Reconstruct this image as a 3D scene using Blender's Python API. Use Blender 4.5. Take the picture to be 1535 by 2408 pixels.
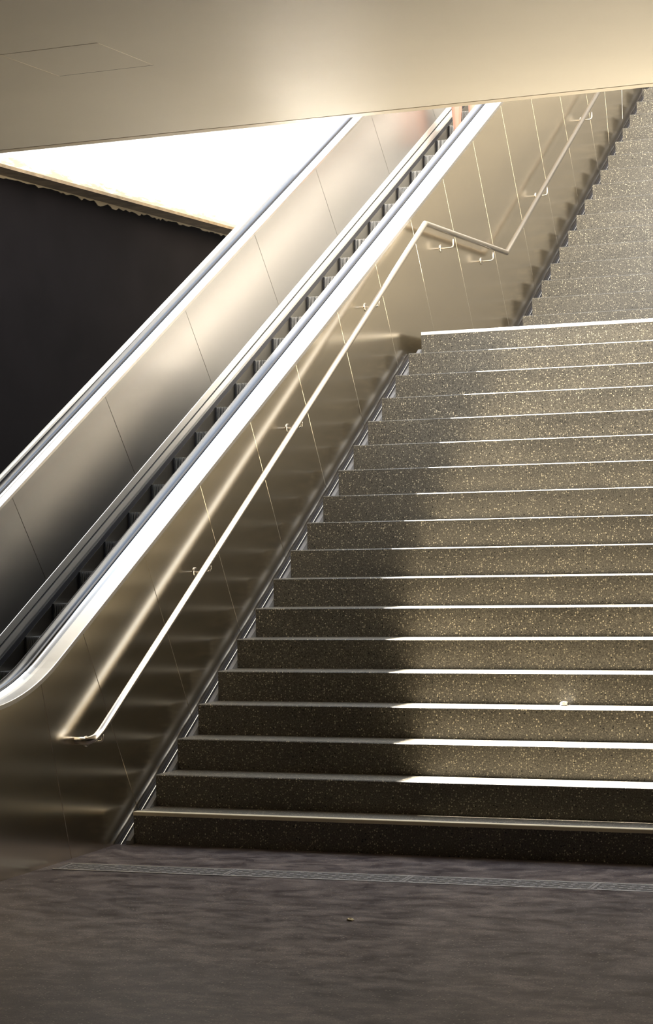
import bpy, bmesh, math, random
from mathutils import Vector, Matrix

random.seed(7)
C = bpy.context.scene.collection
for o in list(bpy.data.objects):
    bpy.data.objects.remove(o)

# ------------------------------------------------------------------ camera
W_PX, H_PX, F_PX = 1535, 2408, 5189.16
YAW, PITCH, ROLL = 0.408112, 0.010098, -0.021082
CAM = Vector((5.636033, -10.364603, 1.624309))
cy, sy, cp, sp = math.cos(YAW), math.sin(YAW), math.cos(PITCH), math.sin(PITCH)
fwd = Vector((-sy * cp, cy * cp, sp))
rt = Vector((cy, sy, 0))
up = rt.cross(fwd)
c_, s_ = math.cos(ROLL), math.sin(ROLL)
rt2, up2 = c_ * rt + s_ * up, -s_ * rt + c_ * up
cam_data = bpy.data.cameras.new('camera')
cam_data.sensor_fit = 'HORIZONTAL'
cam_data.sensor_width = 24.0
cam_data.lens = 24.0 * F_PX / W_PX
cam_data.clip_end = 500
cam = bpy.data.objects.new('camera', cam_data)
C.objects.link(cam)
m = Matrix((rt2, up2, -fwd)).transposed().to_4x4()
m.translation = CAM
cam.matrix_world = m
sc = bpy.context.scene
sc.camera = cam

# ------------------------------------------------------------------ light
SUN_DIR = Vector((-0.69, 0.15, 1.0))          # towards the sun
SUN_STRENGTH = 16.0
SKY_STRENGTH = 1.7
sun_data = bpy.data.lights.new('sun', 'SUN')
sun_data.energy = SUN_STRENGTH
sun_data.angle = math.radians(0.6)
sun_data.color = (1.0, 0.95, 0.86)
sun = bpy.data.objects.new('sun', sun_data)
C.objects.link(sun)
sun.location = (-8, 3, 14)
sun.rotation_euler = SUN_DIR.to_track_quat('Z', 'Y').to_euler()

world = bpy.data.worlds.new('sky')
sc.world = world
world.use_nodes = True
wt = world.node_tree
wt.nodes.clear()
w_out = wt.nodes.new('ShaderNodeOutputWorld')
w_bg = wt.nodes.new('ShaderNodeBackground')
w_co = wt.nodes.new('ShaderNodeTexCoord')
w_sep = wt.nodes.new('ShaderNodeSeparateXYZ')
w_ramp = wt.nodes.new('ShaderNodeValToRGB')
w_ramp.color_ramp.elements[0].position = 0.0
w_ramp.color_ramp.elements[0].color = (1.0, 0.95, 0.87, 1)
w_ramp.color_ramp.elements[1].position = 0.9
w_ramp.color_ramp.elements[1].color = (0.21, 0.255, 0.33, 1)
w_noise = wt.nodes.new('ShaderNodeTexNoise')
w_noise.inputs['Scale'].default_value = 3.0
w_noise.inputs['Detail'].default_value = 6
w_cr = wt.nodes.new('ShaderNodeValToRGB')
w_cr.color_ramp.elements[0].position = 0.48
w_cr.color_ramp.elements[1].position = 0.72
w_mix = wt.nodes.new('ShaderNodeMixRGB')
w_mix.inputs['Color2'].default_value = (0.55, 0.53, 0.50, 1)
wt.links.new(w_co.outputs['Generated'], w_sep.inputs[0])
wt.links.new(w_sep.outputs['Z'], w_ramp.inputs[0])
wt.links.new(w_co.outputs['Generated'], w_noise.inputs['Vector'])
wt.links.new(w_noise.outputs['Fac'], w_cr.inputs[0])
wt.links.new(w_cr.outputs['Color'], w_mix.inputs['Fac'])
wt.links.new(w_ramp.outputs['Color'], w_mix.inputs['Color1'])
wt.links.new(w_mix.outputs['Color'], w_bg.inputs['Color'])
w_bg.inputs['Strength'].default_value = SKY_STRENGTH
wt.links.new(w_bg.outputs[0], w_out.inputs[0])

vs = sc.view_settings
vs.view_transform = 'Standard'
vs.look = 'None'
vs.gamma = 1.0
vs.use_curve_mapping = False
vs.exposure = 2.6

# ------------------------------------------------------------------ materials
def new_mat(name):
    mt = bpy.data.materials.new(name)
    mt.use_nodes = True
    nt = mt.node_tree
    b = nt.nodes['Principled BSDF']
    return mt, nt, b

def N(nt, t, **kw):
    n = nt.nodes.new(t)
    for k, v in kw.items():
        n.inputs[k.replace('_', ' ')].default_value = v
    return n

def pos(nt, scale=(1, 1, 1)):
    g = nt.nodes.new('ShaderNodeNewGeometry')
    mp = nt.nodes.new('ShaderNodeMapping')
    mp.inputs['Scale'].default_value = scale
    nt.links.new(g.outputs['Position'], mp.inputs['Vector'])
    return mp.outputs['Vector']

def ramp(nt, fac, stops):
    r = nt.nodes.new('ShaderNodeValToRGB')
    e = r.color_ramp.elements
    while len(e) < len(stops):
        e.new(0.5)
    for i, (p_, col) in enumerate(stops):
        e[i].position = p_
        e[i].color = (*col, 1) if len(col) == 3 else col
    nt.links.new(fac, r.inputs[0])
    return r.outputs['Color']

def mix(nt, fac, a, b, mode='MIX'):
    mx = nt.nodes.new('ShaderNodeMixRGB')
    mx.blend_type = mode
    for s, v in ((0, fac), (1, a), (2, b)):
        if hasattr(v, 'type') and hasattr(v, 'node'):
            nt.links.new(v, mx.inputs[s])
        else:
            mx.inputs[s].default_value = v if s == 0 else ((*v, 1) if len(v) == 3 else v)
    return mx.outputs['Color']

def bump(nt, b, height, strength=0.2, dist=0.01):
    bp = nt.nodes.new('ShaderNodeBump')
    bp.inputs['Strength'].default_value = strength
    bp.inputs['Distance'].default_value = dist
    nt.links.new(height, bp.inputs['Height'])
    nt.links.new(bp.outputs['Normal'], b.inputs['Normal'])

def steel(name, col, rough, wavy=0.0, metal=1.0):
    mt, nt, b = new_mat(name)
    b.inputs['Metallic'].default_value = metal
    b.inputs['Base Color'].default_value = (*col, 1)
    b.inputs['Roughness'].default_value = rough
    if wavy:
        n2 = N(nt, 'ShaderNodeTexNoise', Scale=0.9, Detail=0.0)
        nt.links.new(pos(nt), n2.inputs['Vector'])
        bump(nt, b, n2.outputs['Fac'], wavy, 0.02)
    return mt

M = {}
M['steel'] = steel('brushed_steel', (0.70, 0.625, 0.50), 0.20, 0.15)
M['panel'] = steel('satin_steel', (0.46, 0.44, 0.41), 0.27, 0.35)
M['deck'] = steel('deck_steel', (0.50, 0.48, 0.44), 0.34)
M['cover'] = steel('cover_steel', (0.74, 0.72, 0.68), 0.34)
M['chrome'] = steel('polished_steel', (0.80, 0.77, 0.72), 0.12)
M['rail'] = steel('rail_steel', (0.64, 0.59, 0.52), 0.24)
M['skirt'] = steel('skirt_steel', (0.42, 0.39, 0.33), 0.30)
M['step_metal'] = steel('cast_aluminium', (0.34, 0.33, 0.31), 0.42, metal=0.85)

def plain(name, col, rough, spec=0.5, var=0.0, scale=6.0):
    mt, nt, b = new_mat(name)
    b.inputs['Roughness'].default_value = rough
    b.inputs['Specular IOR Level'].default_value = spec
    if var:
        n1 = N(nt, 'ShaderNodeTexNoise', Scale=scale, Detail=5.0)
        nt.links.new(pos(nt), n1.inputs['Vector'])
        f = ramp(nt, n1.outputs['Fac'], [(0.3, tuple(c * (1 - var) for c in col)), (0.7, tuple(min(1, c * (1 + var)) for c in col))])
        nt.links.new(f, b.inputs['Base Color'])
    else:
        b.inputs['Base Color'].default_value = (*col, 1)
    return mt

M['rubber'] = plain('black_rubber', (0.012, 0.011, 0.012), 0.22, 0.7)
M['black'] = plain('brush_and_shade_black', (0.010, 0.009, 0.010), 0.7, 0.2)
M['gapcream'] = plain('joint_backing', (0.55, 0.48, 0.36), 0.5)
M['white_strip'] = plain('nosing_white', (0.86, 0.80, 0.70), 0.5)
M['tan_strip'] = plain('nosing_tan', (0.62, 0.54, 0.38), 0.45)
M['ceil'] = plain('ceiling_paint', (0.74, 0.69, 0.60), 0.5, 0.4, 0.03, 1.2)
M['ceil_trim'] = plain('ceiling_trim', (0.70, 0.62, 0.50), 0.4, 0.4)
M['joint_dark'] = plain('ceiling_joint', (0.03, 0.025, 0.02), 0.8)
M['dark_wall'] = plain('black_paint', (0.0055, 0.0046, 0.005), 0.85, 0.03, 0.18, 3.0)
M['ledge'] = plain('brown_concrete', (0.17, 0.125, 0.075), 0.85, 0.2, 0.3, 9.0)
M['hall_wall'] = plain('hall_wall', (0.022, 0.02, 0.018), 0.7, 0.3)
M['stone'] = plain('beige_stone', (0.22, 0.20, 0.17), 0.8, 0.3, 0.12, 1.5)
M['grey_stone'] = plain('grey_stone', (0.20, 0.185, 0.16), 0.8, 0.3, 0.12, 1.5)
M['upper_stone'] = plain('dark_paving', (0.055, 0.052, 0.047), 0.8, 0.2, 0.12, 1.5)
M['channel_light'] = plain('light_mortar', (0.20, 0.195, 0.19), 0.6, 0.4)
M['channel_dark'] = plain('dark_seal', (0.05, 0.045, 0.045), 0.6, 0.3)
M['drain'] = steel('drain_steel', (0.60, 0.58, 0.55), 0.38)
M['grate'] = plain('grate_iron', (0.13, 0.12, 0.115), 0.6, 0.3)
M['cloth'] = plain('dark_cloth', (0.03, 0.03, 0.04), 0.9, 0.1)
M['shirt'] = plain('pale_shirt', (0.5, 0.48, 0.46), 0.9, 0.1)
M['shoe'] = plain('dark_shoe', (0.03, 0.025, 0.02), 0.5)
M['skin'] = plain('skin', (0.42, 0.21, 0.145), 0.5, 0.4)
M['hair'] = plain('brown_hair', (0.05, 0.03, 0.02), 0.6)
M['crumb'] = plain('pale_crumb', (0.55, 0.47, 0.28), 0.8)
M['paper'] = plain('white_paper', (0.8, 0.78, 0.74), 0.8)

def terrazzo(name, base, lo, hi, rough=0.42, spec=0.35):
    mt, nt, b = new_mat(name)
    vec = pos(nt)
    # soft tone drifts
    n0 = N(nt, 'ShaderNodeTexNoise', Scale=1.7, Detail=4.0)
    nt.links.new(pos(nt, (1, 1, 2.5)), n0.inputs['Vector'])
    col = mix(nt, n0.outputs['Fac'], tuple(c * 0.72 for c in base), tuple(c * 1.32 for c in base))
    n1 = N(nt, 'ShaderNodeTexNoise', Scale=160.0, Detail=3.0)
    nt.links.new(vec, n1.inputs['Vector'])
    g1 = ramp(nt, n1.outputs['Fac'], [(0.35, (0.55, 0.55, 0.55)), (0.65, (1.5, 1.5, 1.5))])
    col = mix(nt, 1.0, col, g1, 'MULTIPLY')
    for scale, thr, keep, c in ((75.0, 0.30, 0.62, hi), (120.0, 0.28, 0.70, tuple(x * 0.85 for x in hi)), (60.0, 0.26, 0.85, lo)):
        v = N(nt, 'ShaderNodeTexVoronoi', Scale=scale)
        nt.links.new(vec, v.inputs['Vector'])
        sep = nt.nodes.new('ShaderNodeSeparateColor')
        nt.links.new(v.outputs['Color'], sep.inputs[0])
        k = ramp(nt, sep.outputs[0], [(keep, (0, 0, 0)), (keep + 0.02, (1, 1, 1))])
        d = ramp(nt, v.outputs['Distance'], [(thr * 0.7, (1, 1, 1)), (thr * 1.15, (0, 0, 0))])
        f = mix(nt, 1.0, k, d, 'MULTIPLY')
        tint = mix(nt, sep.outputs[1], tuple(x * 0.6 for x in c), c)
        col = mix(nt, f, col, tint)
    nt.links.new(col, b.inputs['Base Color'])
    b.inputs['Roughness'].default_value = rough
    b.inputs['Specular IOR Level'].default_value = spec
    bump(nt, b, n1.outputs['Fac'], 0.08, 0.002)
    return mt

M['terrazzo'] = terrazzo('speckled_terrazzo', (0.102, 0.091, 0.071), (0.015, 0.014, 0.013), (0.64, 0.56, 0.40))

def floor_mat():
    mt, nt, b = new_mat('polished_concrete')
    n0 = N(nt, 'ShaderNodeTexNoise', Scale=1.0, Detail=9.0, Roughness=0.74)
    nt.links.new(pos(nt, (5.5, 8.5, 1)), n0.inputs['Vector'])
    col = ramp(nt, n0.outputs['Fac'], [(0.38, (0.036, 0.029, 0.031)), (0.50, (0.078, 0.067, 0.067)), (0.64, (0.140, 0.122, 0.116))])
    n3 = N(nt, 'ShaderNodeTexNoise', Scale=1.1, Detail=3.0)
    nt.links.new(pos(nt), n3.inputs['Vector'])
    col = mix(nt, 1.0, col, ramp(nt, n3.outputs['Fac'], [(0.35, (0.82, 0.82, 0.84)), (0.65, (1.15, 1.13, 1.10))]), 'MULTIPLY')
    n1 = N(nt, 'ShaderNodeTexNoise', Scale=180.0, Detail=3.0)
    nt.links.new(pos(nt), n1.inputs['Vector'])
    col = mix(nt, 1.0, col, ramp(nt, n1.outputs['Fac'], [(0.35, (0.7, 0.7, 0.7)), (0.66, (1.35, 1.3, 1.25))]), 'MULTIPLY')
    v = N(nt, 'ShaderNodeTexVoronoi', Scale=70.0)
    nt.links.new(pos(nt), v.inputs['Vector'])
    sep = nt.nodes.new('ShaderNodeSeparateColor')
    nt.links.new(v.outputs['Color'], sep.inputs[0])
    f = mix(nt, 1.0, ramp(nt, sep.outputs[0], [(0.8, (0, 0, 0)), (0.82, (1, 1, 1))]), ramp(nt, v.outputs['Distance'], [(0.2, (1, 1, 1)), (0.3, (0, 0, 0))]), 'MULTIPLY')
    col = mix(nt, f, col, (0.20, 0.18, 0.15))
    nt.links.new(col, b.inputs['Base Color'])
    rr = ramp(nt, n0.outputs['Fac'], [(0.35, (0.30, 0.30, 0.30)), (0.65, (0.46, 0.46, 0.46))])
    nt.links.new(rr, b.inputs['Roughness'])
    b.inputs['Specular IOR Level'].default_value = 0.04
    bump(nt, b, n1.outputs['Fac'], 0.15, 0.002)
    return mt
M['floor'] = floor_mat()

def plaster_mat():
    mt, nt, b = new_mat('white_plaster')
    g = nt.nodes.new('ShaderNodeNewGeometry')
    sep = nt.nodes.new('ShaderNodeSeparateXYZ')
    nt.links.new(g.outputs['Position'], sep.inputs[0])
    n1 = N(nt, 'ShaderNodeTexNoise', Scale=4.0, Detail=8.0, Roughness=0.7)
    nt.links.new(pos(nt, (1, 0.8, 5)), n1.inputs['Vector'])
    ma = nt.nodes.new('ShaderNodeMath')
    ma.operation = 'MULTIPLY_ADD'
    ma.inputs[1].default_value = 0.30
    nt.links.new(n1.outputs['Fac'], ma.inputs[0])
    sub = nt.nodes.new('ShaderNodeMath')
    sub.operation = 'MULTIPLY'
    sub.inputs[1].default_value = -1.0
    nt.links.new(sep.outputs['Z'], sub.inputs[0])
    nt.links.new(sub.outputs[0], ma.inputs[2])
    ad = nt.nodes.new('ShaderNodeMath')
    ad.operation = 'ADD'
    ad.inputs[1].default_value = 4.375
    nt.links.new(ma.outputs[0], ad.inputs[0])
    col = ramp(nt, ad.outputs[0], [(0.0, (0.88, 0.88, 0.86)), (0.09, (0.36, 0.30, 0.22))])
    nt.links.new(col, b.inputs['Base Color'])
    b.inputs['Roughness'].default_value = 0.85
    return mt
M['plaster'] = plaster_mat()

# ------------------------------------------------------------------ helpers
def link(name, me, mat, parent=None):
    o = bpy.data.objects.new(name, me)
    if mat is not None and not me.materials:
        me.materials.append(M[mat] if isinstance(mat, str) else mat)
    C.objects.link(o)
    if parent is not None:
        o.parent = parent
    return o

def mesh(name, verts, faces, smooth=False):
    me = bpy.data.meshes.new(name)
    me.from_pydata([tuple(v) for v in verts], [], [tuple(f) for f in faces])
    bm = bmesh.new()
    bm.from_mesh(me)
    bmesh.ops.recalc_face_normals(bm, faces=bm.faces)
    bm.to_mesh(me)
    bm.free()
    if smooth:
        for p_ in me.polygons:
            p_.use_smooth = True
    me.update()
    return me

def box_vf(x0, x1, y0, y1, z0, z1, base=0):
    v = [(x0, y0, z0), (x1, y0, z0), (x1, y1, z0), (x0, y1, z0), (x0, y0, z1), (x1, y0, z1), (x1, y1, z1), (x0, y1, z1)]
    f = [(0, 3, 2, 1), (4, 5, 6, 7), (0, 1, 5, 4), (1, 2, 6, 5), (2, 3, 7, 6), (3, 0, 4, 7)]
    return v, [tuple(i + base for i in q) for q in f]

def box(name, b, mat, parent=None):
    v, f = box_vf(*b)
    return link(name, mesh(name, v, f), mat, parent)

def boxes(name, bl, mat, parent=None):
    V, F = [], []
    for b in bl:
        v, f = box_vf(*b, base=len(V))
        V += v
        F += f
    return link(name, mesh(name, V, F), mat, parent)

def prism_x(name, prof, x0, x1, mat, parent=None):
    """profile of (y, z) extruded along x"""
    n = len(prof)
    V = [(x0, y, z) for y, z in prof] + [(x1, y, z) for y, z in prof]
    F = [tuple(range(n)), tuple(range(n, 2 * n))] + [(i, (i + 1) % n, n + (i + 1) % n, n + i) for i in range(n)]
    return link(name, mesh(name, V, F), mat, parent)

def tube(name, pts, rad, mat, parent=None, seg=12, cap=True):
    pts = [Vector(q) for q in pts]
    V, F = [], []
    ref = Vector((1, 0, 0))
    prev = None
    for i, q in enumerate(pts):
        if i == 0:
            d = pts[1] - q
        elif i == len(pts) - 1:
            d = q - pts[i - 1]
        else:
            d = (pts[i + 1] - q).normalized() + (q - pts[i - 1]).normalized()
        d.normalize()
        if prev is None:
            a = Vector((0, 0, 1)) if abs(d.z) < 0.9 else Vector((0, 1, 0))
            u = d.cross(a).normalized()
        else:
            u = (prev - d * prev.dot(d)).normalized()
        prev = u
        w = d.cross(u)
        k = 1.0
        if 0 < i < len(pts) - 1:
            ca = (pts[i + 1] - q).normalized().dot((q - pts[i - 1]).normalized())
            k = 1.0 / max(0.5, math.sqrt((1 + ca) / 2))
        bend = None
        if k > 1.001:
            bend = ((pts[i + 1] - q).normalized() - (q - pts[i - 1]).normalized()).normalized()
        for j in range(seg):
            a = 2 * math.pi * j / seg
            off = u * math.cos(a) * rad + w * math.sin(a) * rad
            if bend is not None:
                off += bend * off.dot(bend) * (k - 1)
            V.append(q + off)
    for i in range(len(pts) - 1):
        for j in range(seg):
            a, b = i * seg + j, i * seg + (j + 1) % seg
            F.append((a, b, b + seg, a + seg))
    if cap:
        F.append(tuple(range(seg)))
        F.append(tuple(range((len(pts) - 1) * seg, len(pts) * seg)))
    return link(name, mesh(name, V, F, True), mat, parent)

def empty(name, loc, label, cat, group=None):
    o = bpy.data.objects.new(name, None)
    o.location = loc
    C.objects.link(o)
    o['label'] = label
    o['category'] = cat
    if group:
        o['group'] = group
    return o

def adopt(root):
    """children were modelled in world space: keep them there"""
    bpy.context.view_layer.update()
    inv = Matrix.Translation(-Vector(root.location))
    for ch in root.children:
        ch.matrix_parent_inverse = inv

def structure(o, label=None):
    o['kind'] = 'structure'
    if label:
        o['label'] = label
    return o

# ------------------------------------------------------------------ stair and escalator geometry
R, G = 0.17, 0.261844
N_LOW = 18
W_STAIR = 8.0
LAND_Y = 6.52
UP_Y, UP_Z = 6.7816, 3.37
FLOOR_SLOPE = 0.018
WALL_X = -0.088
H_CEIL, Y_CEIL = 3.910, 0.80
TOP_Z = 6.09
TH = math.atan(0.566)
LIP0 = 1.355

# escalator balustrade path (its outer lip): y, z and slope angle
YB, RB = -1.33, 1.45
ZB = LIP0 + 0.566 * (YB + RB * math.sin(TH)) - RB * (1 - math.cos(TH))
YT, RT = 10.245, 3.40
ZTc = LIP0 + 0.566 * (YT - RT * math.sin(TH)) - RT * math.cos(TH)
PATH = [(-2.9, ZB, 0.0), (-2.0, ZB, 0.0)]
for i in range(0, 13):
    a = TH * i / 12
    PATH.append((YB + RB * math.sin(a), ZB + RB * (1 - math.cos(a)), a))
for i in range(0, 17):
    a = TH * (1 - i / 16)
    PATH.append((YT - RT * math.sin(a), ZTc + RT * math.cos(a), a))
PATH.append((12.6, ZTc + RT, 0.0))

ARC = [0.0]
for i in range(1, len(PATH)):
    ARC.append(ARC[-1] + math.hypot(PATH[i][0] - PATH[i - 1][0], PATH[i][1] - PATH[i - 1][1]))

def path_at(u):
    for i in range(1, len(PATH)):
        if u <= ARC[i] or i == len(PATH) - 1:
            k = (u - ARC[i - 1]) / max(1e-9, ARC[i] - ARC[i - 1])
            a, b = PATH[i - 1], PATH[i]
            return tuple(a[j] + (b[j] - a[j]) * k for j in range(3))

def path_u(y):
    for i in range(1, len(PATH)):
        if y <= PATH[i][0]:
            k = (y - PATH[i - 1][0]) / (PATH[i][0] - PATH[i - 1][0])
            return ARC[i - 1] + k * (ARC[i] - ARC[i - 1])
    return ARC[-1]

def off(pt, t):
    y, z, a = pt
    return y - t * math.sin(a), z + t * math.cos(a)

def sweep(name, prof, mat, parent=None, u0=None, u1=None, smooth=False):
    """closed (x, t) profile swept along the escalator path"""
    us = [u for u in ARC if (u0 is None or u > u0 + 1e-4) and (u1 is None or u < u1 - 1e-4)]
    if u0 is not None:
        us = [u0] + us
    if u1 is not None:
        us = us + [u1]
    n = len(prof)
    V, F = [], []
    for u in us:
        pt = path_at(u)
        for x, t in prof:
            y, z = off(pt, t)
            V.append((x, y, z))
    for i in range(len(us) - 1):
        for j in range(n):
            a, b = i * n + j, i * n + (j + 1) % n
            F.append((a, b, b + n, a + n))
    F.append(tuple(range(n)))
    F.append(tuple(range((len(us) - 1) * n, len(us) * n)))
    return link(name, mesh(name, V, F, smooth), mat, parent)

def floor_z(y):
    return FLOOR_SLOPE * min(0.0, y)

# ------------------------------------------------------------------ the setting
# hall floor falls very gently away from the stair
fl = mesh('floor', [(-3.3, 0.3, -0.0), (9.2, 0.3, -0.0), (9.2, 0, 0), (-3.3, 0, 0), (9.2, -14.2, floor_z(-14.2)), (-3.3, -14.2, floor_z(-14.2)),
                    (-3.3, 0.3, -0.4), (9.2, 0.3, -0.4), (9.2, -14.2, -0.8), (-3.3, -14.2, -0.8)],
          [(0, 3, 2, 1), (3, 5, 4, 2), (6, 7, 8, 9), (0, 1, 7, 6), (5, 9, 8, 4), (1, 2, 4, 8, 7), (0, 6, 9, 5, 3)])
structure(link('floor', fl, 'floor'), 'mottled grey polished concrete floor in front of the stair')

ceil = structure(box('ceiling', (-3.35, 9.2, -3.2, Y_CEIL - 0.085, H_CEIL, H_CEIL + 0.3), 'ceil'), 'smooth beige ceiling over the foot of the stair')
box('edge_joint', (-3.35, 9.2, Y_CEIL - 0.086, Y_CEIL - 0.080, H_CEIL + 0.004, H_CEIL + 0.29), 'joint_dark', ceil)  # dark filler added in the joint to keep sky light from leaking in
box('edge_trim', (-3.35, 9.2, Y_CEIL - 0.081, Y_CEIL, H_CEIL - 0.002, H_CEIL + 0.3), 'ceil_trim', ceil)
# access hatch: a shallow panel standing a hair below the ceiling with open joints on its sides
hx0, hx1, hy0, hy1 = 0.165, 0.685, -1.457, -0.913
hatch = box('access_panel', (hx0, hx1, hy0, hy1, H_CEIL - 0.0015, H_CEIL), 'ceil', ceil)
box('joint', (hx0, hx1, hy1, hy1 + 0.007, H_CEIL - 0.001, H_CEIL), 'joint_dark', hatch)
box('joint', (hx0 - 0.006, hx0, hy0, hy1, H_CEIL - 0.0025, H_CEIL), 'ceil_trim', hatch)

structure(box('ceiling_hall', (-3.35, 9.2, -14.2, -3.2, H_CEIL - 0.02, H_CEIL + 0.3), 'hall_wall'))  # unseen rest of the ceiling, coloured dark to cut bounce light
structure(box('wall_left', (-3.5, -3.2, -14.2, 16.2, -0.8, 4.42), 'dark_wall'), 'black painted side wall behind the escalator')
structure(box('trim_1', (-3.2, -3.0, 0.2, 16.2, 4.395, 4.42), 'ledge'), 'brown underside ledge below the white wall')
# ragged cream paint line where the ledge meets the black wall
_rv, _rf = [], []
_rr = random.Random(3)
_y, _n = 2.5, 0
while _y < 10.0:
    _h = max(0.004, 0.010 + _rr.uniform(-0.008, 0.014) + (0.018 if 5.1 < _y < 6.6 else 0.0) * _rr.random())
    _rv += [(-3.2, _y, 4.395), (-3.2, _y, 4.395 - _h), (-3.194, _y, 4.395), (-3.194, _y, 4.395 - _h)]
    if _n:
        _b = 4 * (_n - 1)
        _rf += [(_b + 2, _b + 3, _b + 7, _b + 6), (_b + 1, _b + 5, _b + 7, _b + 3), (_b, _b + 2, _b + 6, _b + 4)]
    _n += 1
    _y += _rr.uniform(0.02, 0.07)
link('paint_edge', mesh('paint_edge', _rv, _rf), plain('cream_paint', (0.30, 0.24, 0.15), 0.8), bpy.data.objects['wall_left'])
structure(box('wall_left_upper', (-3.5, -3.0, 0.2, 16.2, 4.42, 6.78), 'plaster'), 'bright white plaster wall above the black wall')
structure(box('wall_right', (W_STAIR + 0.01, W_STAIR + 0.4, Y_CEIL + 0.0, 16.2, 0, 6.4), 'grey_stone'), 'grey stone wall along the far side of the stair')
structure(box('wall_hall_right', (9.2, 9.5, -14.2, Y_CEIL, -0.8, 4.6), 'hall_wall'))
structure(box('wall_front', (-3.5, 9.5, -14.5, -14.2, -0.9, 4.6), 'hall_wall'))
structure(box('wall_back', (-9, 14, 16.2, 16.6, 3.0, 15.0), 'stone'), 'pale stone building front above the stair')
structure(box('floor_upper', (-3.0, W_STAIR, 11.233, 16.2, TOP_Z - 0.35, TOP_Z), 'upper_stone'))
structure(box('floor_void', (-3.2, W_STAIR + 0.4, 0.3, 16.2, -0.4, -0.02), 'hall_wall'))

# ------------------------------------------------------------------ staircase
stair = empty('staircase', (0, 0, 0), 'broad speckled grey terrazzo staircase with a landing halfway, sunlit on its right', 'staircase')
BV = 0.005
def add_step(y0, y1, z, name='step', zb=None):
    zb = z - 0.30 if zb is None else zb
    return prism_x(name, [(y0, zb), (y1, zb), (y1, z), (y0 + BV, z), (y0, z - BV)], 0.0, W_STAIR, 'terrazzo', stair)
for k in range(1, N_LOW + 1):
    y0 = (k - 1) * G
    last = k == N_LOW
    st = add_step(y0, LAND_Y if last else k * G, k * R, 'landing' if last else 'step', max(0.0, k * R - 0.30))
    if k in (1, N_LOW):
        z = k * R
        h, d = (0.018, 0.045) if k == 1 else (0.021, 0.045)
        s = prism_x('nosing_strip', [(y0 - 0.003, z - h), (y0 - 0.003, z - 0.002), (y0 - 0.001, z + 0.0015), (y0 + d, z + 0.0015), (y0 + d, z - 0.0005), (y0 + 0.0005, z - 0.0055), (y0 + 0.0005, z - h)],
                    0.0, W_STAIR, 'tan_strip' if k == 1 else 'white_strip', st)
        s['label'] = 'tan edge strip on the bottom step' if k == 1 else 'white edge strip along the landing'
for i in range(-1, 17):
    y0 = LAND_Y if i < 0 else UP_Y + i * G
    y1 = UP_Y + (i + 1) * G
    add_step(y0, y1, UP_Z + i * R, zb=UP_Z + i * R - (0.50 if i < 0 else 0.30))
# side channel between the steps and the steel wall, one run per flight
def channel(ya, yb, za, sl):
    zl = lambda y: za + sl * (y - ya)
    for nm, x0, x1, dz, mat in (('channel_flange', WALL_X + 0.001, -0.066, -0.158, 'channel_dark'), ('channel_lip', -0.0645, -0.060, -0.150, 'rail'),
                                ('channel_seal', -0.060, -0.026, -0.163, 'channel_dark'), ('channel_bed', -0.026, -0.0005, -0.122, 'channel_light')):
        prism_x(nm, [(ya, zl(ya) + dz - 0.12), (yb, zl(yb) + dz - 0.12), (yb, zl(yb) + dz), (ya, zl(ya) + dz)], x0, x1, mat, stair)
channel(-0.04, 17 * G, 0.17 - 0.04 * R / G, R / G)
channel(17 * G, LAND_Y + 0.05, N_LOW * R, 0.0)
channel(LAND_Y + 0.05, 11.2, UP_Z - R - 0.02, R / G)
adopt(stair)

# ------------------------------------------------------------------ escalator
CX2 = 2 * -0.8265                     # mirror line of the two balustrades
esc = empty('escalator', (-0.8265, -2.0, floor_z(-2)), 'stainless steel escalator with black handrails climbing beside the stair', 'escalator')

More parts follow.
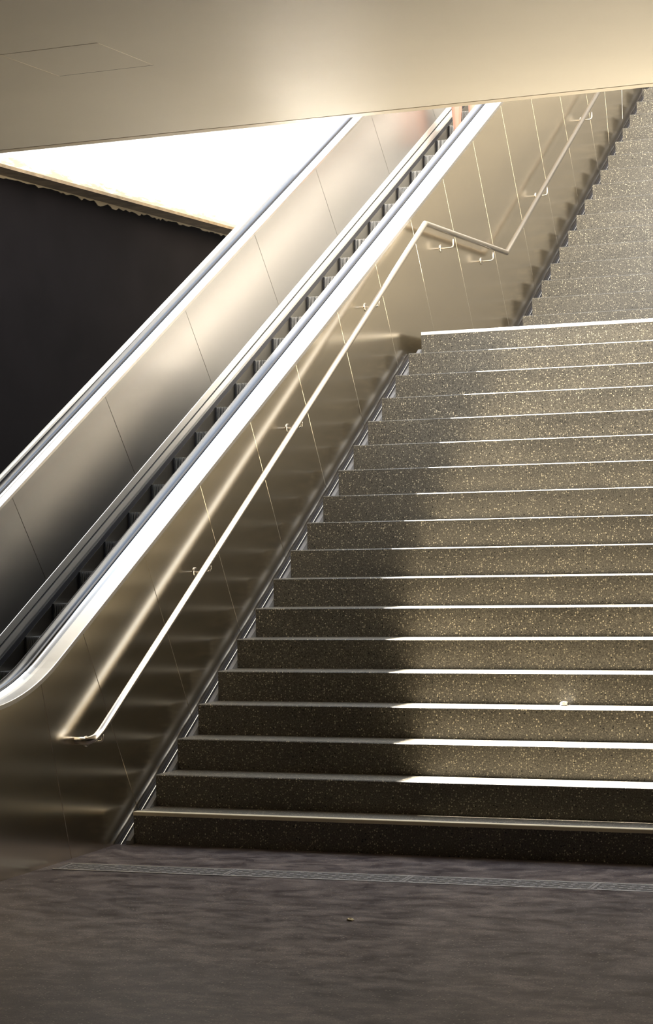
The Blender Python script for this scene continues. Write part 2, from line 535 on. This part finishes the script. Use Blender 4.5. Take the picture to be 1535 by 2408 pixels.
def balustrade(mx, q_out, drop):
    Q = lambda q: mx(WALL_X - q)
    P = lambda lst: [(Q(q), t) for q, t in lst]
    top = [(q_out, 0.0), (0.070, -0.002), (0.090, -0.001), (0.102, 0.003), (0.110, 0.009)]
    sweep('deck_cover', P([(q_out, -0.022)] + top + [(0.110, -0.022)]), 'deck', esc)
    sweep('deck_lip', P([(q_out - 0.003, -0.022), (q_out - 0.003, -0.001), (q_out - 0.001, 0.002), (q_out + 0.005, 0.002), (q_out + 0.005, -0.001), (q_out, -0.001), (q_out, -0.022)]), 'deck', esc)
    for sg, c, dt in ((1, 0.0, 0.0), (-1, 0.317, -drop)):
        g = [(0.106, 0.0), (0.108, 0.008), (0.112, 0.013), (0.117, 0.014), (0.121, 0.010), (0.122, 0.003), (0.128, 0.002), (0.128, -0.012), (0.106, -0.012)]
        sweep('handrail_guide', P([(c + sg * q, t + dt) for q, t in g]), 'chrome', esc)
    sweep('panel_cap', P([(0.205, -0.022 - drop), (0.205, -0.006 - drop), (0.240, -0.010 - drop), (0.246, -0.003 - drop), (0.254, -0.005 - drop), (0.256, -0.022 - drop)]), 'chrome', esc)
    pr = []
    for j in range(24):
        a = 2 * math.pi * j / 24
        ca, sa = math.cos(a), math.sin(a)
        pr.append((0.1585 + 0.034 * math.copysign(abs(ca) ** 0.6, ca), 0.014 + 0.018 * math.copysign(abs(sa) ** 0.6, sa)))
    h = sweep('handrail', P(pr), 'rubber', esc, smooth=True)
    h['label'] = 'black rubber moving handrail'
    # foot of the inner panel: two light covers, a dark gap, a black brush and the skirt
    sweep('inner_cover', P([(0.2975, -0.590), (0.3085, -0.606), (0.316, -0.648), (0.285, -0.648), (0.285, -0.590)]), 'cover', esc)
    sweep('cover_gap', P([(0.309, -0.640), (0.309, -0.668), (0.285, -0.668), (0.285, -0.640)]), 'black', esc)
    sweep('skirt_cover', P([(0.285, -0.660), (0.317, -0.660), (0.324, -0.693), (0.326, -0.712), (0.285, -0.712)]), 'cover', esc)
    sweep('skirt_brush', P([(0.285, -0.710), (0.328, -0.710), (0.337, -0.744), (0.285, -0.744)]), 'black', esc)
    sweep('skirt_panel', P([(0.285, -0.738), (0.337, -0.738), (0.337, -1.15), (0.285, -1.15)]), 'skirt', esc)
    # inner panels, one by one
    ys = [-2.85, -1.5, -0.19] + [0.97 + 1.163 * j for j in range(0, 8)] + [10.4, 11.5, 12.55]
    for a, b in zip(ys[:-1], ys[1:]):
        ua, ub = path_u(a) + 0.0025, path_u(b) - 0.0025
        sweep('balustrade_panel', P([(0.2535, -0.020 - drop), (0.3085, -0.602), (0.2985, -0.604), (0.2435, -0.022 - drop)]), 'panel', esc, ua, ub)
    sweep('panel_core', P([(0.243, -0.023 - drop), (0.298, -0.600), (0.288, -0.600), (0.233, -0.023 - drop)]), 'gapcream', esc)
balustrade(lambda x: x, 0.0, 0.03)
balustrade(lambda x: CX2 - x, 0.045, 0.0)

# outer steel cladding, panel by panel, on the stair side
def stair_low(y):
    if y < 0:
        return floor_z(y)
    if y < 17 * G:
        return max(0.0, 0.17 + y * R / G - 0.40)
    if y < LAND_Y:
        return max(0.17 + 17 * R - 0.40, 2.62)
    return 2.70 + (y - LAND_Y) * R / G

def joint_from_top(yt, tilt=None):
    u = path_u(yt)
    y, z, a = path_at(u)
    a = a if tilt is None else tilt
    dy, dz = math.sin(a), -math.cos(a)
    k = 0.0
    while z + dz * k > stair_low(y + dy * k) and k < 6:
        k += 0.002
    return (y, z, y + dy * k, z + dz * k)

JOINTS = [joint_from_top(-2.88, 0.0), joint_from_top(-2.05, 0.0), joint_from_top(-1.30, math.radians(6.0)), joint_from_top(-0.785, math.radians(16.5))]
for j in range(13):
    JOINTS.append(joint_from_top(-0.355 + 0.6945 * j))
JOINTS += [joint_from_top(8.69), joint_from_top(9.446), joint_from_top(10.245), joint_from_top(11.0), joint_from_top(11.7), joint_from_top(12.55)]

def clad_panel(ja, jb):
    def ring(g, x):
        (ya, za, yba, zba), (yb, zb, ybb, zbb) = ja, jb
        ua, ub = path_u(ya), path_u(yb)
        pts = []
        us = [ua + g] + [u for u in ARC if ua + 0.02 < u < ub - 0.02] + [ub - g]
        for u in us:
            pt = path_at(u)
            y, z = off(pt, -0.023)
            pts.append((x, y, z))
        m = 6
        for i in range(m + 1):
            k = i / m
            y = (ybb - g) + ((yba + g) - (ybb - g)) * k
            z = zbb + (zba - zbb) * k
            if 0 < i < m:
                z = min(z, stair_low(y) + 0.02) if y > 0 else floor_z(y)
            pts.append((x, y, z))
        return pts
    back, front = ring(0.0014, WALL_X - 0.006), ring(0.0032, WALL_X)
    mid = ring(0.0014, WALL_X - 0.0018)
    n = len(back)
    V = back + mid + front
    F = [tuple(range(n)), tuple(range(2 * n, 3 * n))]
    for i in range(n):
        j = (i + 1) % n
        F.append((i, j, n + j, n + i))
        F.append((n + i, n + j, 2 * n + j, 2 * n + i))
    return link('cladding_panel', mesh('cladding_panel', V, F), 'steel', esc)
for a, b in zip(JOINTS[:-1], JOINTS[1:]):
    clad_panel(a, b)
def core(name, x0, x1, mat):
    V, F = [], []
    ys = [-2.88 + 0.12 * i for i in range(129)]
    n = 0
    for y in ys:
        zt = off(path_at(path_u(y)), -0.026)[1]
        zl = min(stair_low(y) - 0.05 if y > 0 else floor_z(y), zt - 0.1)
        for x, z in ((x0, zl), (x1, zl), (x1, zt), (x0, zt)):
            V.append((x, y, z))
    for i in range(len(ys) - 1):
        for j in range(4):
            a, b = i * 4 + j, i * 4 + (j + 1) % 4
            F.append((a, b, b + 4, a + 4))
    F += [(0, 1, 2, 3), tuple(range(len(V) - 4, len(V)))]
    return link(name, mesh(name, V, F), mat, esc)
core('cladding_core', WALL_X - 0.030, WALL_X - 0.0065, 'gapcream')
core('outer_cladding', CX2 - WALL_X + 0.045, CX2 - WALL_X + 0.07, 'steel')

sweep('tray_light_block', [(-1.37, -1.15), (CX2 + 1.37, -1.15), (CX2 + 1.37, -1.20), (-1.37, -1.20)], 'black', esc)  # unseen black sheet added below the steps to block stray light

# moving steps: grooved risers and treads, shared mesh
SX0, SX1 = -1.218, CX2 + 1.218
def step_mesh():
    V, F = [], []
    def b(*a):
        v, f = box_vf(*a, base=len(V))
        V.extend(v)
        F.extend(f)
    w = SX1 - SX0
    rise = 0.3273 * 0.566
    b(0, w, 0.012, 0.330, -0.022, -0.010)          # tread plate
    # curved riser plate
    b(0, w, 0.010, 0.022, -rise - 0.010, -0.010)
    n = 66
    pitch = w / n
    for i in range(n):
        x = i * pitch
        b(x, x + pitch * 0.45, 0.0, 0.012, -rise - 0.008, 0.0)
        b(x, x + pitch * 0.45, 0.012, 0.330, -0.0105, 0.0)
    nb = len(F)
    for xa, xb in ((-0.0085, 0.0035), (w - 0.0035, w + 0.0085)):   # black strips added in the skirt gaps: block leaking light, paint them dark
        b(xa, xb, -0.001, 0.010, -rise - 0.008, -0.001)
        b(xa, xb, 0.010, 0.330, -0.03, -0.004)
    me = mesh('escalator_step', V, F)
    me.materials.append(M['step_metal'])
    me.materials.append(M['black'])
    for p_ in me.polygons:
        if p_.index >= nb or p_.index < 12:
            p_.material_index = 1  # plates behind the cleats blackened: groove shade put into their colour
    return me
sm = step_mesh()
NOSE_T = -0.733
def nose_z(y):
    # nosing curve: path offset by NOSE_T, looked up by y
    lo, hi = 0.0, ARC[-1]
    for _ in range(40):
        mid = (lo + hi) / 2
        if off(path_at(mid), NOSE_T)[0] < y:
            lo = mid
        else:
            hi = mid
    return off(path_at(lo), NOSE_T)[1]
for j in range(-17, 15):
    y = 5.2076 + 0.3273 * j
    if y < -0.45 or y > 9.75:
        continue
    s = link('escalator_step', sm, None, esc)
    s.location = (SX0, y, nose_z(y))
for y0, y1, nm in ((-2.9, -0.42, 'landing_plate'), (9.95, 12.5, 'landing_plate')):
    zz = nose_z(-1.5) if y0 < 0 else nose_z(11)
    box(nm, (SX0, SX1, y0, y1, zz - 0.03, zz), 'step_metal', esc)
adopt(esc)

# ------------------------------------------------------------------ wall-mounted stair handrail
RX, RR = 0.012, 0.0205
rail = empty('stair_handrail', (RX, 0, 0), 'slim round steel handrail bracketed to the steel side, stepping level at the landing', 'handrail')
pa, pb, pc, pd = (-0.40, 0.600), (4.548, 3.853), (6.368, 3.842), (10.4, 6.455)
sl = (pb[1] - pa[1]) / (pb[0] - pa[0])
pts = [(WALL_X + 0.001, pa[0] - 0.045, pa[1] - 0.012)]
pts.append((RX - 0.035, pa[0] - 0.045, pa[1] - 0.012))
for i in range(0, 7):                         # elbow from the wall return into the rising run
    a = i / 6 * math.pi / 2
    pts.append((RX - 0.035 + 0.035 * math.sin(a), pa[0] - 0.045 + 0.045 * (1 - math.cos(a)), pa[1] - 0.012 + 0.012 * (1 - math.cos(a)) + 0.008 * (i / 6)))
pts.append((RX, pa[0] + 0.05, pa[1] + 0.05 * sl))
pts += [(RX, *pb), (RX, *pc), (RX, *pd)]
tube('rail', pts, RR, 'rail', rail, 20)
box_pts = [(8.86, 5.32), (7.48, 4.45), (6.04, 3.745), (5.13, 3.745), (3.62, 3.175), (2.285, 2.297), (0.955, 1.423), (-0.335, 0.575)]
def bracket(y, z):
    # small root part with arm and rosette
    k = 0.012
    a = tube('bracket_arm', [(RX, y, z + 0.065), (RX, y, z + 0.018), (RX - 0.005, y, z + 0.005), (RX - 0.018, y, z), (WALL_X + 0.001, y, z)], 0.0058, 'rail', rail, 10)
    V, F = [], []
    n = 20
    for (x, r) in ((WALL_X + 0.0005, 0.029), (WALL_X + 0.004, 0.029), (WALL_X + 0.007, 0.024), (WALL_X + 0.007, 0.004)):
        for i in range(n):
            t = 2 * math.pi * i / n
            V.append((x, y + r * math.cos(t), z + r * math.sin(t)))
    for q in range(3):
        for i in range(n):
            F.append((q * n + i, q * n + (i + 1) % n, (q + 1) * n + (i + 1) % n, (q + 1) * n + i))
    F += [tuple(range(n)), tuple(range(3 * n, 4 * n))]
    link('wall_rosette', mesh('wall_rosette', V, F), 'rail', rail)
for y, z in box_pts:
    bracket(y, z)
adopt(rail)

# ------------------------------------------------------------------ floor drain
dr = empty('floor_drain', (0.0, -0.735, floor_z(-0.735)), 'long narrow steel drain grating set in the floor before the bottom step', 'drain')
dr.rotation_euler = (math.atan(FLOOR_SLOPE), 0, math.radians(2.6))
DL, DW = 7.9, 0.165
x_start = -0.02
boxes('drain_frame', [(x_start, DL, -DW / 2 - 0.008, -DW / 2, -0.02, 0.004), (x_start, DL, DW / 2, DW / 2 + 0.008, -0.02, 0.004)], 'drain', dr)
box('drain_bed', (x_start, DL, -DW / 2, DW / 2, -0.012, 0.0012), 'channel_dark', dr)
gm = None
GL = 0.905
def grate_mesh():
    V, F = [], []
    def b(*a):
        v, f = box_vf(*a, base=len(V))
        V.extend(v)
        F.extend(f)
    b(0.002, 0.016, -DW / 2 + 0.002, DW / 2 - 0.002, 0.0, 0.0035)
    b(GL - 0.016, GL - 0.002, -DW / 2 + 0.002, DW / 2 - 0.002, 0.0, 0.0035)
    rows = 7
    wv = (DW - 0.004) / rows
    for i in range(rows):
        y = -DW / 2 + 0.002 + wv * i
        b(0.016, GL - 0.016, y, y + wv * 0.55, 0.0, 0.003)
        if i < rows - 1:
            q = 0.03 + (i % 2) * 0.045
            while q < GL - 0.05:
                b(q, q + 0.02, y + wv * 0.55, y + wv, 0.0, 0.0028)
                q += 0.09
    return mesh('grate', V, F)
gm = grate_mesh()
gm.materials.append(M['grate'])
xg = 0.0
while xg + GL < DL:
    g_ = link('grate', gm, None, dr)
    g_.location = (xg, 0, 0.0012)
    xg += GL

# ------------------------------------------------------------------ small things on the floor and steps
def lump(name, loc, size, mat, label, cat):
    bm = bmesh.new()
    bmesh.ops.create_icosphere(bm, subdivisions=2, radius=1.0)
    rnd = random.Random(len(name))
    for v in bm.verts:
        f = 1 + rnd.uniform(-0.25, 0.25)
        v.co = Vector((v.co.x * size[0] * f, v.co.y * size[1] * f, max(0.0, (v.co.z * 0.8 + 0.6)) * size[2] * f))
    me = bpy.data.meshes.new(name)
    bm.to_mesh(me)
    bm.free()
    o = link(name, me, mat)
    o.location = loc
    o['label'] = label
    o['category'] = cat
    return o
lump('leaf_scrap', (1.942, -1.66, floor_z(-1.66)), (0.016, 0.013, 0.008), 'crumb', 'tiny yellowish leaf scrap lying alone on the dark floor', 'leaf')
lump('paper_scrap', (2.09, 0.98, 4 * R), (0.022, 0.02, 0.016), 'paper', 'small crumpled white paper scrap on a sunlit lower step', 'litter')

# ------------------------------------------------------------------ person riding up
def person():
    root = empty('person', (-1.0, 8.40, 0), 'person with bare legs riding up near the top of the escalator', 'person')
    zt = nose_z(5.2076 + 0.3273 * 9)
    y_ = 5.2076 + 0.3273 * 9 + 0.17
    root.location = (-1.0, y_, zt)
    def skin_mesh(name, verts, edges, rad, mat, rootv=0, lvl=2):
        me = bpy.data.meshes.new(name)
        me.from_pydata(verts, edges, [])
        o = link(name, me, mat, root)
        o.modifiers.new('skin', 'SKIN')
        for i, r_ in enumerate(rad):
            me.skin_vertices[0].data[i].radius = (r_, r_) if not isinstance(r_, tuple) else r_
            me.skin_vertices[0].data[i].use_root = (i == rootv)
        sd = o.modifiers.new('sub', 'SUBSURF')
        sd.levels = lvl
        sd.render_levels = lvl
        for p_ in me.polygons:
            p_.use_smooth = True
        return o
    # joints: pelvis, spine, chest, neck, head, arms, legs; facing +y (up the escalator)
    V = [(0, 0, 0.93), (0, 0, 1.12), (0, -0.01, 1.32), (0, 0, 1.44), (0, 0.02, 1.53), (0, 0.03, 1.63), (0, 0.02, 1.70)]
    Rr = [(0.145, 0.10), (0.12, 0.09), (0.15, 0.095), (0.05, 0.05), (0.062, 0.07), (0.078, 0.092), (0.06, 0.07)]
    E = [(0, 1), (1, 2), (2, 3), (3, 4), (4, 5), (5, 6)]
    for s in (-1, 1):
        b = len(V)
        V += [(0.09 * s, 0, 0.84), (0.085 * s, 0.02, 0.48), (0.08 * s, -0.015, 0.30), (0.078 * s, -0.02, 0.085), (0.080 * s, 0.02, 0.035), (0.085 * s, 0.13, 0.022)]
        Rr += [0.085, 0.054, 0.052, 0.031, 0.032, (0.036, 0.02)]
        E += [(0, b), (b, b + 1), (b + 1, b + 2), (b + 2, b + 3), (b + 3, b + 4), (b + 4, b + 5)]
        b = len(V)
        V += [(0.17 * s, 0, 1.37), (0.215 * s, -0.01, 1.10), (0.20 * s, 0.10, 0.88), (0.20 * s, 0.14, 0.81)]
        Rr += [0.052, 0.042, 0.028, 0.026]
        E += [(2, b), (b, b + 1), (b + 1, b + 2), (b + 2, b + 3)]
    body = skin_mesh('body', V, E, Rr, 'skin')
    # hands
    for s in (-1, 1):
        hv = [(0.20 * s, 0.14, 0.81), (0.20 * s, 0.165, 0.765)]
        he = [(0, 1)]
        hr = [0.026, (0.022, 0.030)]
        for q in range(4):
            b = len(hv)
            xo = (q - 1.5) * 0.006
            yo = (q - 1.5) * 0.018
            ln = (0.030, 0.036, 0.034, 0.026)[q]
            hv += [(0.20 * s + xo * 0.2, 0.175 + yo, 0.735), (0.20 * s - 0.004 * s, 0.185 + yo, 0.735 - ln), (0.20 * s - 0.014 * s, 0.180 + yo, 0.735 - 1.7 * ln)]
            he += [(1, b), (b, b + 1), (b + 1, b + 2)]
            hr += [0.0092, 0.0085, 0.0075]
        b = len(hv)
        hv += [(0.19 * s, 0.20, 0.775), (0.185 * s, 0.218, 0.745)]
        he += [(1, b), (b, b + 1)]
        hr += [0.0105, 0.009]
        skin_mesh('hand', hv, he, hr, 'skin', lvl=1)
    # clothing
    sv = [(0, 0, 0.98), (0, 0, 0.90)]
    sr = [(0.155, 0.112), (0.16, 0.115)]
    se = [(0, 1)]
    for s in (-1, 1):
        b = len(sv)
        sv += [(0.09 * s, 0, 0.80), (0.088 * s, 0.005, 0.62)]
        sr += [0.097, 0.092]
        se += [(1, b), (b, b + 1)]
    skin_mesh('shorts', sv, se, sr, 'cloth', lvl=1)
    tv = [(0, 0, 0.97), (0, 0, 1.14), (0, -0.01, 1.33), (0, 0, 1.40)]
    tr = [(0.158, 0.115), (0.135, 0.105), (0.165, 0.108), (0.08, 0.07)]
    te = [(0, 1), (1, 2), (2, 3)]
    for s in (-1, 1):
        b = len(tv)
        tv += [(0.175 * s, 0, 1.37), (0.208 * s, -0.005, 1.18)]
        tr += [0.064, 0.055]
        te += [(2, b), (b, b + 1)]
    skin_mesh('shirt', tv, te, tr, 'shirt', lvl=1)
    skin_mesh('hair', [(0, -0.015, 1.60), (0, 0.0, 1.69), (0, 0.03, 1.735)], [(0, 1), (1, 2)], [(0.088, 0.088), (0.086, 0.098), (0.05, 0.06)], 'hair', lvl=2)
    for s in (-1, 1):
        skin_mesh('shoe', [(0.079 * s, -0.05, 0.030), (0.080 * s, 0.03, 0.034), (0.085 * s, 0.13, 0.026)], [(0, 1), (1, 2)], [(0.036, 0.028), (0.040, 0.032), (0.040, 0.024)], 'shoe', lvl=1)
        skin_mesh('ear', [(0.080 * s, 0.02, 1.605), (0.084 * s, 0.01, 1.64)], [(0, 1)], [0.012, 0.014], 'skin', lvl=1)
    skin_mesh('nose', [(0, 0.125, 1.635), (0, 0.140, 1.605)], [(0, 1)], [0.010, 0.014], 'skin', lvl=1)
    return root
person()
